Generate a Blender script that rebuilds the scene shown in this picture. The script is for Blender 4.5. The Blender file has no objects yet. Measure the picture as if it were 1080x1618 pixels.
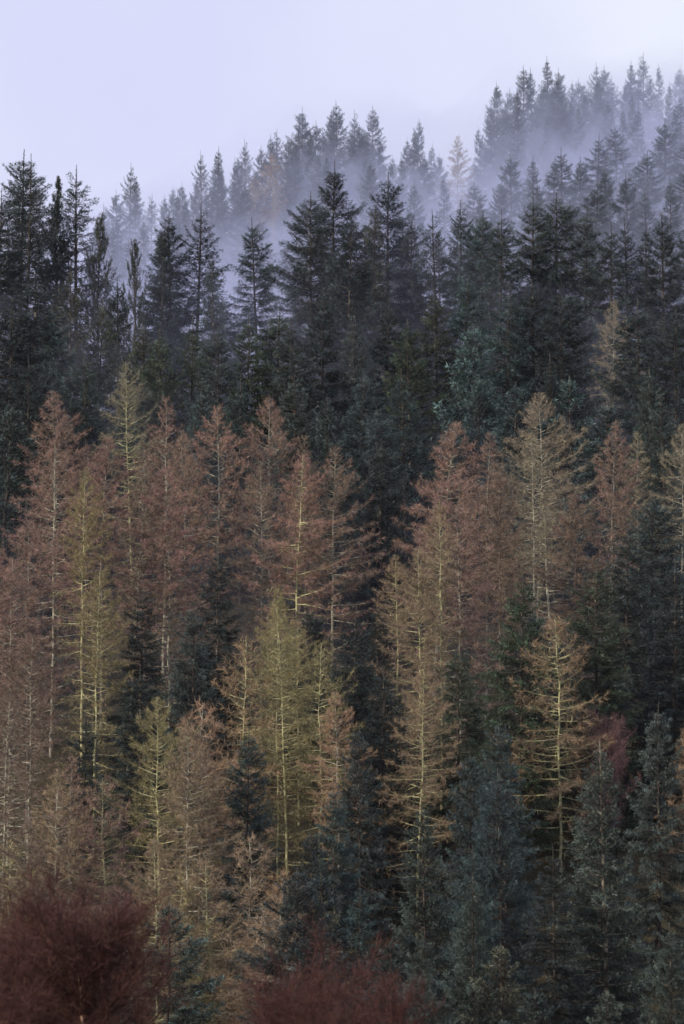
import bpy, math, random
import numpy as np

# ------------------------------------------------------------------ camera, sky, sun, exposure
scene = bpy.context.scene
col = scene.collection
PI = math.pi
PW, PH = 1080.0, 1618.0            # photograph size, used to turn its pixels into directions
LENS, SENSOR = 135.0, 24.0
FPX = PW * LENS / SENSOR           # focal length in photo pixels
HORIZON = 1400.0                   # photo row of the horizon
PITCH = math.atan((HORIZON - PH / 2) / FPX)

cam_d = bpy.data.cameras.new('camera')
cam = bpy.data.objects.new('camera', cam_d)
col.objects.link(cam)
cam.location = (0, 0, 0)
cam.rotation_euler = (PI / 2 + PITCH, 0, 0)
cam_d.sensor_fit = 'HORIZONTAL'
cam_d.sensor_width = SENSOR
cam_d.lens = LENS
cam_d.clip_start = 0.5
cam_d.clip_end = 6000
cam_d.dof.use_dof = True
cam_d.dof.focus_distance = 245
cam_d.dof.aperture_fstop = 1.8
scene.camera = cam

SUN_EL = math.radians(27)
SUN_AZ = math.radians(-128)        # clockwise from +Y (view direction): behind the camera, to the left
sun_dir = np.array([math.sin(SUN_AZ) * math.cos(SUN_EL), math.cos(SUN_AZ) * math.cos(SUN_EL), math.sin(SUN_EL)])

world = bpy.data.worlds.new('World')
scene.world = world
world.use_nodes = True
wn, wl = world.node_tree.nodes, world.node_tree.links
wn.clear()
w_out = wn.new('ShaderNodeOutputWorld')
w_bg = wn.new('ShaderNodeBackground')
w_sky = wn.new('ShaderNodeTexSky')
w_sky.sky_type = 'NISHITA'
w_sky.sun_disc = False
w_sky.sun_elevation = SUN_EL
w_sky.sun_rotation = SUN_AZ
w_sky.air_density = 1.0
w_sky.dust_density = 1.5
w_bg.inputs['Strength'].default_value = 0.1
# a thin even layer of pale cloud in front of the blue, with slow variation over the whole sky
w_tc = wn.new('ShaderNodeTexCoord')
w_map = wn.new('ShaderNodeMapping')
w_map.inputs['Location'].default_value = (2.98, 2.97, 3.16)
w_noise = wn.new('ShaderNodeTexNoise')
w_noise.inputs['Scale'].default_value = 3.0
w_noise.inputs['Detail'].default_value = 6.0
w_ramp = wn.new('ShaderNodeValToRGB')
w_ramp.color_ramp.elements[0].position = 0.32
w_ramp.color_ramp.elements[0].color = (7.2, 7.3, 10.1, 1)
w_ramp.color_ramp.elements[1].position = 0.68
w_ramp.color_ramp.elements[1].color = (10.0, 10.3, 10.9, 1)
w_mix = wn.new('ShaderNodeMix')
w_mix.data_type = 'RGBA'
w_mix.inputs['Factor'].default_value = 0.9
wl.new(w_tc.outputs['Generated'], w_map.inputs['Vector'])
wl.new(w_map.outputs['Vector'], w_noise.inputs['Vector'])
wl.new(w_noise.outputs['Fac'], w_ramp.inputs['Fac'])
wl.new(w_sky.outputs['Color'], w_mix.inputs['A'])
wl.new(w_ramp.outputs['Color'], w_mix.inputs['B'])
wl.new(w_mix.outputs['Result'], w_bg.inputs['Color'])
wl.new(w_bg.outputs['Background'], w_out.inputs['Surface'])

sun_l = bpy.data.lights.new('sun', 'SUN')
sun_l.energy = 3.7
sun_l.angle = math.radians(4)
sun_l.color = (1.0, 0.86, 0.68)
sun_o = bpy.data.objects.new('sun', sun_l)
col.objects.link(sun_o)
from mathutils import Vector
sun_o.rotation_euler = Vector(-sun_dir).to_track_quat('-Z', 'Y').to_euler()

scene.view_settings.view_transform = 'Standard'
scene.view_settings.look = 'None'
scene.view_settings.exposure = 0.0
scene.view_settings.gamma = 1.0
scene.view_settings.use_curve_mapping = False
cy = scene.cycles
cy.max_bounces = 4
cy.diffuse_bounces = 2
cy.glossy_bounces = 1
cy.transmission_bounces = 1
cy.transparent_max_bounces = 4
cy.volume_bounces = 2
cy.use_denoising = True
cy.denoiser = 'OPENIMAGEDENOISE'
cy.denoising_input_passes = 'RGB_ALBEDO_NORMAL'
cy.denoising_prefilter = 'ACCURATE'
cy.caustics_reflective = False
cy.caustics_refractive = False

# ------------------------------------------------------------------ small helpers
def new_mat(name, rough=0.9, spec=0.1):
    m = bpy.data.materials.new(name)
    m.use_nodes = True
    nt = m.node_tree
    b = nt.nodes['Principled BSDF']
    b.inputs['Roughness'].default_value = rough
    b.inputs['Specular IOR Level'].default_value = spec
    return m, nt.nodes, nt.links, b

def mesh_from(name, V, tris=None, quads=None, tint=None, mat=None, smooth=False):
    V = np.asarray(V, np.float32).reshape(-1, 3)
    me = bpy.data.meshes.new(name)
    nt_ = 0 if tris is None else len(tris)
    nq = 0 if quads is None else len(quads)
    idx = []
    if nt_: idx.append(np.asarray(tris, np.int32).ravel())
    if nq: idx.append(np.asarray(quads, np.int32).ravel())
    idx = np.concatenate(idx)
    starts = np.concatenate([np.arange(nt_) * 3, nt_ * 3 + np.arange(nq) * 4]).astype(np.int32)
    me.vertices.add(len(V)); me.vertices.foreach_set('co', V.ravel())
    me.loops.add(len(idx)); me.loops.foreach_set('vertex_index', idx)
    me.polygons.add(nt_ + nq); me.polygons.foreach_set('loop_start', starts)
    me.update(calc_edges=True)
    if tint is not None:
        a = me.attributes.new('tint', 'FLOAT_COLOR', 'POINT')
        a.data.foreach_set('color', np.asarray(tint, np.float32).ravel())
    if smooth:
        me.polygons.foreach_set('use_smooth', np.ones(nt_ + nq, bool))
    if mat: me.materials.append(mat)
    me.validate()
    return me

class Build:
    """collects thin triangles, diamonds and tubes with a tint per vertex"""
    def __init__(self): self.V, self.T, self.Q, self.C, self.n = [], [], [], [], 0
    def _add(self, v, c):
        self.V.append(v); self.C.append(c); k = self.n; self.n += len(v); return k
    def spikes(self, p, d, L, w, side, t0, t1):
        """tapered flat twigs: p,d,side (n,3); L,w (n,); tints (n,4) at base and tip"""
        n = len(p)
        if n == 0: return
        s = side * (w * 0.5)[:, None]
        v = np.stack([p - s, p + s, p + d * L[:, None]], 1).reshape(-1, 3)
        c = np.stack([t0, t0, t1], 1).reshape(-1, 4)
        k = self._add(v, c)
        self.T.append(k + np.arange(n * 3).reshape(n, 3))
    def diamonds(self, p, d, L, w, side, t0, t1):
        n = len(p)
        if n == 0: return
        s = side * (w * 0.5)[:, None]
        m = p + d * (L * 0.45)[:, None]
        v = np.stack([p, m - s, p + d * L[:, None], m + s], 1).reshape(-1, 3)
        tm = (t0 + t1) * 0.5
        c = np.stack([t0, tm, t1, tm], 1).reshape(-1, 4)
        k = self._add(v, c)
        self.Q.append(k + np.arange(n * 4).reshape(n, 4))
    def tube(self, P, R, sides, t=(0, 0, 0, 1), grade=True):
        P = np.asarray(P, float); R = np.asarray(R, float); n = len(P)
        d = np.gradient(P, axis=0); d /= np.linalg.norm(d, axis=1)[:, None] + 1e-9
        ref = np.where(np.abs(d[:, 2:3]) > 0.9, np.array([[1.0, 0, 0]]), np.array([[0, 0, 1.0]]))
        a = np.cross(d, ref); a /= np.linalg.norm(a, axis=1)[:, None] + 1e-9
        b = np.cross(d, a)
        ang = np.arange(sides) * 2 * PI / sides
        ring = P[:, None, :] + R[:, None, None] * (np.cos(ang)[None, :, None] * a[:, None, :] + np.sin(ang)[None, :, None] * b[:, None, :])
        c = np.tile(np.asarray(t, float), (n * sides, 1))
        if grade: c[:, 1] = np.repeat(np.linspace(0, 1, n), sides)
        k = self._add(ring.reshape(-1, 3), c)
        i = np.arange(n - 1)[:, None] * sides; j = np.arange(sides)[None, :]; jn = (j + 1) % sides
        self.Q.append((k + np.stack([i + j, i + jn, i + sides + jn, i + sides + j], -1)).reshape(-1, 4))
    def mesh(self, name, mat, smooth=False):
        return mesh_from(name, np.concatenate(self.V), np.concatenate(self.T) if self.T else None,
                         np.concatenate(self.Q) if self.Q else None, np.concatenate(self.C), mat, smooth)

def unit(v): return v / (np.linalg.norm(v, axis=-1, keepdims=True) + 1e-9)
def tints(n, r, g=0.0, b=0.0):
    c = np.zeros((n, 4)); c[:, 0] = r; c[:, 1] = g; c[:, 2] = b; c[:, 3] = 1; return c

# ------------------------------------------------------------------ materials
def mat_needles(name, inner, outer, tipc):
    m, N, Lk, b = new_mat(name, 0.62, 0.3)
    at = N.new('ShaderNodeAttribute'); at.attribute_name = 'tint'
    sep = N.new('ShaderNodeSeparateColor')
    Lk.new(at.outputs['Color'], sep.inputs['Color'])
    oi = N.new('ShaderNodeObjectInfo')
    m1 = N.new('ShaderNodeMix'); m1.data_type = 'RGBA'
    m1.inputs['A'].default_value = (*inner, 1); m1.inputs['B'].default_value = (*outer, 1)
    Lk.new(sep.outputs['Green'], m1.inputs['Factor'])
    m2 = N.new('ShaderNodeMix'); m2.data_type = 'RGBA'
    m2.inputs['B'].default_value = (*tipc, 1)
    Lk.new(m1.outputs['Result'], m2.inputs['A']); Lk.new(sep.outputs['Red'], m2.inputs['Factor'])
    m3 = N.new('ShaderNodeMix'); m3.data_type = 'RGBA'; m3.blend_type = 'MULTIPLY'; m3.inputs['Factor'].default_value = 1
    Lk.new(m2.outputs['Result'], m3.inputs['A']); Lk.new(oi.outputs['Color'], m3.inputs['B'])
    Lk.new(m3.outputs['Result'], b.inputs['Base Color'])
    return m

def mat_twig(name):
    """bare twigs: colour of the individual tree, paler or darker from twig to twig"""
    m, N, Lk, b = new_mat(name, 0.75, 0.25)
    at = N.new('ShaderNodeAttribute'); at.attribute_name = 'tint'
    sep = N.new('ShaderNodeSeparateColor'); Lk.new(at.outputs['Color'], sep.inputs['Color'])
    oi = N.new('ShaderNodeObjectInfo')
    hs = N.new('ShaderNodeHueSaturation')
    mr = N.new('ShaderNodeMapRange'); mr.inputs['To Min'].default_value = 0.55; mr.inputs['To Max'].default_value = 1.5
    Lk.new(sep.outputs['Blue'], mr.inputs['Value']); Lk.new(mr.outputs['Result'], hs.inputs['Value'])
    mh = N.new('ShaderNodeMapRange'); mh.inputs['To Min'].default_value = 0.485; mh.inputs['To Max'].default_value = 0.515
    Lk.new(sep.outputs['Red'], mh.inputs['Value']); Lk.new(mh.outputs['Result'], hs.inputs['Hue'])
    tc = N.new('ShaderNodeTexCoord')
    n1 = N.new('ShaderNodeTexNoise'); n1.inputs['Scale'].default_value = 0.55; n1.inputs['Detail'].default_value = 3
    n1.noise_dimensions = '4D'
    mw = N.new('ShaderNodeMath'); mw.operation = 'MULTIPLY'; mw.inputs[1].default_value = 53.0
    Lk.new(oi.outputs['Random'], mw.inputs[0]); Lk.new(mw.outputs[0], n1.inputs['W']); Lk.new(tc.outputs['Object'], n1.inputs['Vector'])
    f1 = N.new('ShaderNodeMapRange'); f1.inputs['From Min'].default_value = 0.42; f1.inputs['From Max'].default_value = 0.68; f1.inputs['To Max'].default_value = 0.75
    Lk.new(n1.outputs['Fac'], f1.inputs['Value'])
    f2 = N.new('ShaderNodeMapRange'); f2.inputs['From Min'].default_value = 0.15; f2.inputs['From Max'].default_value = 0.7
    f2.inputs['To Min'].default_value = 0.55; f2.inputs['To Max'].default_value = 0.0
    Lk.new(sep.outputs['Green'], f2.inputs['Value'])
    fm = N.new('ShaderNodeMath'); fm.operation = 'MAXIMUM'
    Lk.new(f1.outputs['Result'], fm.inputs[0]); Lk.new(f2.outputs['Result'], fm.inputs[1])
    fk = N.new('ShaderNodeMath'); fk.operation = 'MULTIPLY'; Lk.new(fm.outputs[0], fk.inputs[0]); Lk.new(oi.outputs['Alpha'], fk.inputs[1])
    mixc = N.new('ShaderNodeMix'); mixc.data_type = 'RGBA'; mixc.inputs['B'].default_value = (0.27, 0.225, 0.135, 1)
    Lk.new(fk.outputs[0], mixc.inputs['Factor']); Lk.new(oi.outputs['Color'], mixc.inputs['A'])
    Lk.new(mixc.outputs['Result'], hs.inputs['Color'])
    Lk.new(hs.outputs['Color'], b.inputs['Base Color'])
    return m

def mat_bark(name, bark, scale=2.2, lo=0.42, hi=0.6):
    """bark with patchy lichen; the object colour gives the lichen's colour, its alpha how much grows there"""
    m, N, Lk, b = new_mat(name, 0.9, 0.15)
    tc = N.new('ShaderNodeTexCoord')
    oi = N.new('ShaderNodeObjectInfo')
    n1 = N.new('ShaderNodeTexNoise'); n1.inputs['Scale'].default_value = scale; n1.inputs['Detail'].default_value = 5
    n1.noise_dimensions = '4D'
    mul = N.new('ShaderNodeMath'); mul.operation = 'MULTIPLY'; mul.inputs[1].default_value = 37.0
    Lk.new(oi.outputs['Random'], mul.inputs[0]); Lk.new(mul.outputs[0], n1.inputs['W'])
    Lk.new(tc.outputs['Object'], n1.inputs['Vector'])
    add = N.new('ShaderNodeMath'); add.operation = 'ADD'
    sub = N.new('ShaderNodeMath'); sub.operation = 'MULTIPLY_ADD'; sub.inputs[1].default_value = 0.4; sub.inputs[2].default_value = -0.2
    Lk.new(oi.outputs['Alpha'], sub.inputs[0])
    Lk.new(n1.outputs['Fac'], add.inputs[0]); Lk.new(sub.outputs[0], add.inputs[1])
    mr = N.new('ShaderNodeMapRange'); mr.inputs['From Min'].default_value = lo; mr.inputs['From Max'].default_value = hi
    Lk.new(add.outputs[0], mr.inputs['Value'])
    mx = N.new('ShaderNodeMix'); mx.data_type = 'RGBA'; mx.inputs['A'].default_value = (*bark, 1)
    at = N.new('ShaderNodeAttribute'); at.attribute_name = 'tint'      # lichen thins out towards the limb's end
    sp = N.new('ShaderNodeSeparateColor'); Lk.new(at.outputs['Color'], sp.inputs['Color'])
    th = N.new('ShaderNodeMapRange'); th.inputs['From Min'].default_value = 0.3; th.inputs['From Max'].default_value = 1.0
    th.inputs['To Min'].default_value = 1; th.inputs['To Max'].default_value = 0.0
    Lk.new(sp.outputs['Green'], th.inputs['Value'])
    tm = N.new('ShaderNodeMath'); tm.operation = 'MULTIPLY'
    Lk.new(mr.outputs['Result'], tm.inputs[0]); Lk.new(th.outputs['Result'], tm.inputs[1])
    Lk.new(tm.outputs[0], mx.inputs['Factor']); Lk.new(oi.outputs['Color'], mx.inputs['B'])
    Lk.new(mx.outputs['Result'], b.inputs['Base Color'])
    n2 = N.new('ShaderNodeTexNoise'); n2.inputs['Scale'].default_value = 18; n2.inputs['Detail'].default_value = 4
    Lk.new(tc.outputs['Object'], n2.inputs['Vector'])
    bp = N.new('ShaderNodeBump'); bp.inputs['Strength'].default_value = 0.6; bp.inputs['Distance'].default_value = 0.03
    Lk.new(n2.outputs['Fac'], bp.inputs['Height']); Lk.new(bp.outputs['Normal'], b.inputs['Normal'])
    return m

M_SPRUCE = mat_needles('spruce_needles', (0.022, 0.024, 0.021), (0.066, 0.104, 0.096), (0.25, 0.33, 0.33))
M_PINE = mat_needles('pine_needles', (0.035, 0.036, 0.022), (0.055, 0.070, 0.040), (0.09, 0.11, 0.06))
M_TWIG = mat_twig('bare_twigs')
M_LARCHBARK = mat_bark('larch_bark', (0.10, 0.080, 0.068), 3.5, 0.40, 0.66)
M_SPRUCEBARK = mat_bark('spruce_bark', (0.06, 0.05, 0.045))
M_BIRCHBARK = mat_bark('birch_bark', (0.07, 0.035, 0.03), 1.3, 0.45, 0.55)

def mat_ground():
    m, N, Lk, b = new_mat('forest_floor', 1.0, 0.05)
    tc = N.new('ShaderNodeTexCoord')
    n1 = N.new('ShaderNodeTexNoise'); n1.inputs['Scale'].default_value = 0.15; n1.inputs['Detail'].default_value = 8
    n2 = N.new('ShaderNodeTexNoise'); n2.inputs['Scale'].default_value = 2.5; n2.inputs['Detail'].default_value = 8
    Lk.new(tc.outputs['Object'], n1.inputs['Vector']); Lk.new(tc.outputs['Object'], n2.inputs['Vector'])
    r = N.new('ShaderNodeValToRGB')
    r.color_ramp.elements[0].color = (0.045, 0.035, 0.022, 1); r.color_ramp.elements[0].position = 0.35
    r.color_ramp.elements[1].color = (0.075, 0.055, 0.035, 1); r.color_ramp.elements[1].position = 0.7
    e = r.color_ramp.elements.new(0.52); e.color = (0.045, 0.042, 0.026, 1)
    mx = N.new('ShaderNodeMix'); mx.inputs['Factor'].default_value = 0.5
    Lk.new(n1.outputs['Fac'], mx.inputs['A']); Lk.new(n2.outputs['Fac'], mx.inputs['B'])
    Lk.new(mx.outputs['Result'], r.inputs['Fac']); Lk.new(r.outputs['Color'], b.inputs['Base Color'])
    bp = N.new('ShaderNodeBump'); bp.inputs['Distance'].default_value = 0.25
    Lk.new(n2.outputs['Fac'], bp.inputs['Height']); Lk.new(bp.outputs['Normal'], b.inputs['Normal'])
    return m

# ------------------------------------------------------------------ terrain
RX = (np.array([-400, 100, 200, 330, 480, 600, 700, 785, 900, 1015, 1500]) - 540) * 560 / FPX
RZ = np.array([52, 77, 83, 86, 92, 92, 89.5, 95, 99, 101, 112.0])
def terrain(x, y):
    x = np.asarray(x, float); y = np.asarray(y, float)
    ridge = np.interp(x, RX, RZ)
    front = np.interp(y, [-2000, -30, 0, 30, 80, 130, 165, 190, 320, 2000], [-4, -1.6, -1.7, -4.6, -8.5, -11.5, -12, -6, 39.5, 39.5])
    s = np.clip((x + 25) / 55, 0, 1); s = s * s * (3 - 2 * s)
    g = np.clip((y - 320) / (560 - 320), 0, 1)
    left = np.interp(y, [320, 345, 385, 430, 500, 560], [0, 0.02, 0.02, 0.14, 0.62, 1.0])
    right = np.interp(y, [320, 400, 480, 560], [0, 0.30, 0.66, 1.0])
    k = left * (1 - s) + right * s
    back = k * (ridge - 39.5)
    hillb = np.clip(-(y + 18), 0, 190); front = front + 0.62 * hillb * hillb / (hillb + 12)  # unseen rise behind the camera, added to block low sky light
    over = np.clip(y - 565, 0, None)
    z = front + back - np.minimum(over * 0.22, 80)
    z = z + 0.5 * np.sin(x * 0.11 + 1.3) * np.sin(y * 0.093) + 0.3 * np.sin(x * 0.31 + y * 0.17)
    return z
z_off = float(terrain(0, 0)) + 1.65
_t0 = terrain
def ground_z(x, y): return _t0(x, y) - z_off * np.clip(1 - np.asarray(y, float) / 80, 0, 1) 

def axis(lo, a, b, hi, fine, coarse):
    return np.concatenate([np.arange(lo, a, coarse), np.arange(a, b, fine), np.arange(b, hi + coarse, coarse)])
gx = axis(-700, -75, 75, 700, 2.5, 25); gy = axis(-420, -20, 600, 1150, 2.5, 20)
GX, GY = np.meshgrid(gx, gy)
GV = np.stack([GX, GY, ground_z(GX, GY)], -1).reshape(-1, 3)
nx, ny = len(gx), len(gy)
ii, jj = np.meshgrid(np.arange(nx - 1), np.arange(ny - 1))
k = (jj * nx + ii).ravel()
g_me = mesh_from('hillside', GV, None, np.stack([k, k + 1, k + nx + 1, k + nx], -1), None, mat_ground(), True)
g_ob = bpy.data.objects.new('hillside', g_me); col.objects.link(g_ob); g_ob['kind'] = 'structure'
GZMIN = float(GV[:, 2].min())

# ------------------------------------------------------------------ tree meshes
def limb_path(rng, base, az, L, e0, e1, n=7, wob=0.1):
    s = np.linspace(0, 1, n)
    el = e0 + (e1 - e0) * s ** 1.4 + rng.normal(0, 0.07, n)
    a = az + np.cumsum(rng.normal(0, wob, n)) * 0.5
    d = np.stack([np.cos(a) * np.cos(el), np.sin(a) * np.cos(el), np.sin(el)], -1)
    P = np.zeros((n, 3)); P[0] = base
    P[1:] = base + np.cumsum((d[:-1] + d[1:]) * 0.5 * (L / (n - 1)), axis=0)
    return P, d

def along(P, d, s):
    n = len(P) - 1
    f = np.clip(s, 0, 0.9999) * n; i = f.astype(int); t = (f - i)[:, None]
    return P[i] * (1 - t) + P[np.minimum(i + 1, n)] * t, unit(d[i] * (1 - t) + d[np.minimum(i + 1, n)] * t)

def trunk_path(rng, H, n=12, lean=0.0, wob=0.05):
    z = np.linspace(0, H, n)
    x = np.cumsum(rng.normal(0, wob, n)); y = np.cumsum(rng.normal(0, wob, n))
    x = x - x[0] + lean * z / H; y = y - y[0]
    return np.stack([x, y, z], -1)

def trunk_at(TP, z):
    return np.array([np.interp(z, TP[:, 2], TP[:, 0]), np.interp(z, TP[:, 2], TP[:, 1]), z])

def spruce_tree(seed, H, R, low=0.12, droop=0.0, density=1.0, topgap=1.0, shape=0.62, rag=0.2):
    rng = np.random.default_rng(seed)
    TP = trunk_path(rng, H, 14, rng.normal(0, 0.15), 0.03)
    tr = Build()
    zz = TP[:, 2] / H
    TPs = TP.copy(); TPs[0, 2] = -1.2
    tr.tube(TPs, 0.02 + 0.0095 * H * (1 - zz) ** 0.9, 7, grade=False)
    lb, cr = Build(), Build()
    z = low * H; az = rng.uniform(0, 7)
    heights = []
    lead = min(1.1, 0.05 * H) * rng.uniform(0.8, 1.2)
    a_off = rng.uniform(0, 7)
    while z < H - lead:
        t = z / H
        m = 5 if t < 0.93 else 4
        for q in range(m): heights.append((z + rng.normal(0, 0.07), az + q * 2 * PI / m + rng.normal(0, 0.28)))
        if t < 0.93: heights.append((z + rng.uniform(0.2, 0.5), rng.uniform(0, 2 * PI)))
        az += 0.6 + rng.normal(0, 0.3)
        z += (0.44 + 0.22 * (1 - t) + 0.16 * rng.random()) * (1 if t < 0.85 else topgap)
    for (z, a) in heights:
        t = z / H; u = (H - z) / (H * (1 - low))
        Lm = R * (u ** shape) * min(1.0, u / 0.13) ** 0.55 * (1 - 0.25 * max(0, (u - 0.75) / 0.25)) * (1 + 0.12 * math.cos(a - a_off))
        L = max(0.2, Lm * rng.uniform(1 - rag * 1.6, 1 + rag * 0.7))
        if rng.random() < 0.07: L *= 0.5
        e0 = math.radians(-14 - droop + 64 * t ** 2.0) + rng.normal(0, 0.1)
        e1 = e0 + math.radians(12 + 26 * (1 - t)) + rng.normal(0, 0.12)
        P, d = limb_path(rng, trunk_at(TP, z), a, L, e0, e1)
        lb.tube(P, np.linspace(0.012 + 0.009 * L, 0.006, 7), 3, (rng.random(), 0, 0, 1))
        bough = rng.uniform(0.55, 1.15)          # some boughs carry paler young growth
        n = max(5, int(L / 0.115 * density))
        s = np.sort(rng.uniform(0.12 if L < 1 else 0.2, 1.0, n * 2))
        p, dd = along(P, d, s)
        sd = np.where(np.arange(n * 2) % 2 == 0, 1.0, -1.0)
        horiz = unit(np.cross(dd, np.array([0, 0, 1.0])))
        up = np.cross(horiz, dd)
        ang = rng.uniform(0.6, 1.1, n * 2)
        ld = unit(dd * np.cos(ang)[:, None] + horiz * (sd * np.sin(ang))[:, None] + np.array([0, 0, -1.0]) * rng.uniform(-0.05, 0.75, n * 2)[:, None] * (1.0 if t < 0.8 else 0.2))
        ll = np.minimum(0.12 + 0.40 * L * (1 - s) * (0.5 + s) + 0.06, 0.95) * rng.uniform(0.6, 1.25, n * 2)
        for j in range(n * 2):
            mq = max(5, int(ll[j] / 0.036))
            q = rng.uniform(0.05, 1.0, mq)
            base = p[j] + ld[j] * (ll[j] * q)[:, None]
            base[:, 2] -= 0.10 * ll[j] * q ** 2
            sdir = unit(ld[j] * rng.uniform(0.5, 1.2, mq)[:, None] + rng.normal(0, 0.42, (mq, 3)) + up[j] * 0.15)
            ks = 0.6 + 0.4 * min(1, u / 0.15)
            Ls = rng.uniform(0.12, 0.27, mq) * ks; w = rng.uniform(0.020, 0.042, mq) * ks
            side = unit(np.cross(sdir, up[j] + rng.normal(0, 0.6, (mq, 3))))
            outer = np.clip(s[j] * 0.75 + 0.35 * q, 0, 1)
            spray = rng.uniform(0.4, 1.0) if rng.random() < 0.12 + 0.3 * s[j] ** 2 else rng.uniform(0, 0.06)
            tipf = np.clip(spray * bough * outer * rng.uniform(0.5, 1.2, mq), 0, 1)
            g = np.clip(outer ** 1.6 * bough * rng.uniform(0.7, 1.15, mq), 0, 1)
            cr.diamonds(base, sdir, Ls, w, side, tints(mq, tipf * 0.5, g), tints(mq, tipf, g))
    # leader
    nb = 40
    q = rng.random(nb) ** 0.8; zb = H - 1.15 * lead * q
    base = np.stack([np.interp(zb, TP[:, 2], TP[:, 0]), np.interp(zb, TP[:, 2], TP[:, 1]), zb], -1)
    aa = rng.uniform(0, 2 * PI, nb); el = rng.uniform(0.5, 1.2, nb)
    sdir = np.stack([np.cos(aa) * np.cos(el), np.sin(aa) * np.cos(el), np.sin(el)], -1)
    cr.diamonds(base, sdir, 0.06 + 0.16 * q, np.full(nb, 0.032), unit(np.cross(sdir, rng.normal(0, 1, (nb, 3)))), tints(nb, 0.1, 0.7), tints(nb, 0.4, 0.9))
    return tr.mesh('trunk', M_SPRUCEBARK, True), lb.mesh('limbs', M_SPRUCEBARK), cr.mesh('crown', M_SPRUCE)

def larch_tree(seed, H, R, low=0.08, fork=False, dens=1.0, up=0.0, deadlow=0.5, lichen=1.0, split=False):
    rng = np.random.default_rng(seed)
    TP = trunk_path(rng, H, 16, rng.normal(0, 0.3), 0.05)
    tr, lb, cr = Build(), Build(), Build()
    zz = TP[:, 2] / H
    TPs = TP.copy(); TPs[0, 2] = -1.2
    tr.tube(TPs, 0.010 + 0.0056 * H * (1 - zz) ** 0.8, 7, grade=False)
    a_off = rng.uniform(0, 7); gapz = rng.uniform(0.3, 0.8, 3) * H
    parts = []
    z = low * H; a = rng.uniform(0, 7)
    while z < H - 0.15:
        if split: lb = Build()
        t = z / H; u = (H - z) / H
        L = R * min(1.0, (u / 0.5)) ** 0.66 * min(1.0, u / 0.16) ** 0.5 * (1 if t > deadlow else 0.48 + 0.52 * t / deadlow) * rng.uniform(0.68, 1.08) * (1 + 0.15 * math.cos(a - a_off)) + 0.1
        if np.min(np.abs(gapz - z)) < 0.45 and rng.random() < 0.6: L *= 0.5
        e0 = math.radians(-9 + 36 * t ** 2.2 + up * 0.6) + rng.normal(0, 0.15)
        e1 = e0 + math.radians(rng.uniform(4, 40))
        P, d = limb_path(rng, trunk_at(TP, z), a, L, e0, e1, 7, 0.16)
        rb = 0.010 + 0.008 * L * (1 if t > 0.15 else 0.8)
        lb.tube(P, 0.005 + (rb - 0.005) * (1 - np.linspace(0, 1, 7)) ** 1.3, 4, (rng.random(), 0, 0, 1))
        live = 1.0 if t > deadlow else 0.12 + 0.88 * (t / deadlow) ** 3
        # lichened spurs close to the trunk
        ns = int(L / 0.16 * lichen)
        s = rng.uniform(0.05, 0.7, ns); p, dd = along(P, d, s)
        sd = unit(dd * 0.6 + rng.normal(0, 0.7, (ns, 3)))
        lb.spikes(p, sd, rng.uniform(0.1, 0.42, ns), rng.uniform(0.018, 0.035, ns), unit(np.cross(sd, rng.normal(0, 1, (ns, 3)))), tints(ns, 0.5, s), tints(ns, 0.5, s))
        if split: parts.append(lb.mesh('limb', M_LARCHBARK))
        # second-order twigs
        n = max(3, int(L / 0.088 * dens * live))
        s = rng.uniform(0.14, 1.0, n) ** 0.85; p, dd = along(P, d, s)
        hz = unit(np.cross(dd, np.array([0, 0, 1.0]))) * np.where(rng.random(n) < 0.5, 1, -1)[:, None]
        td = unit(dd * rng.uniform(0.4, 1.0, n)[:, None] + hz * rng.uniform(0.2, 0.9, n)[:, None] + np.array([0, 0, 1.0]) * rng.normal(-0.12 if t < 0.7 else 0.15, 0.42, n)[:, None])
        tl = (0.22 + 0.55 * (1 - s) * min(1, L / 2)) * rng.uniform(0.5, 1.3, n)
        sh = rng.random(n)
        cr.spikes(p, td, tl, np.full(n, 0.022), unit(np.cross(td, rng.normal(0, 1, (n, 3)))), tints(n, rng.random(n), s, sh), tints(n, rng.random(n), s, sh))
        # third-order twigs
        m = 12
        q = rng.uniform(0.1, 1.0, (n, m))
        b = (p[:, None, :] + td[:, None, :] * (tl[:, None] * q)[..., None]).reshape(-1, 3)
        d3 = unit(td[:, None, :] * rng.uniform(0.3, 1.0, (n, m))[..., None] + rng.normal(0, 0.55, (n, m, 3)) + np.array([0, 0, 0.05])).reshape(-1, 3)
        l3 = rng.uniform(0.10, 0.38, n * m); w3 = rng.uniform(0.010, 0.019, n * m)
        c0 = tints(n * m, rng.random(n * m), np.clip(np.repeat(s, m) + 0.25 * q.ravel(), 0, 1), np.clip(np.repeat(sh, m) + rng.normal(0, 0.2, n * m), 0, 1))
        cr.spikes(b, d3, l3, w3, unit(np.cross(d3, rng.normal(0, 1, (n * m, 3)))), c0, c0)
        a += 2.4 + rng.normal(0, 0.4)
        z += rng.uniform(0.05, 0.15) * (1.0 if t > deadlow else 1.9)
    return tr.mesh('trunk', M_LARCHBARK, True), parts if split else lb.mesh('limbs', M_LARCHBARK), cr.mesh('crown', M_TWIG)

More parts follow.
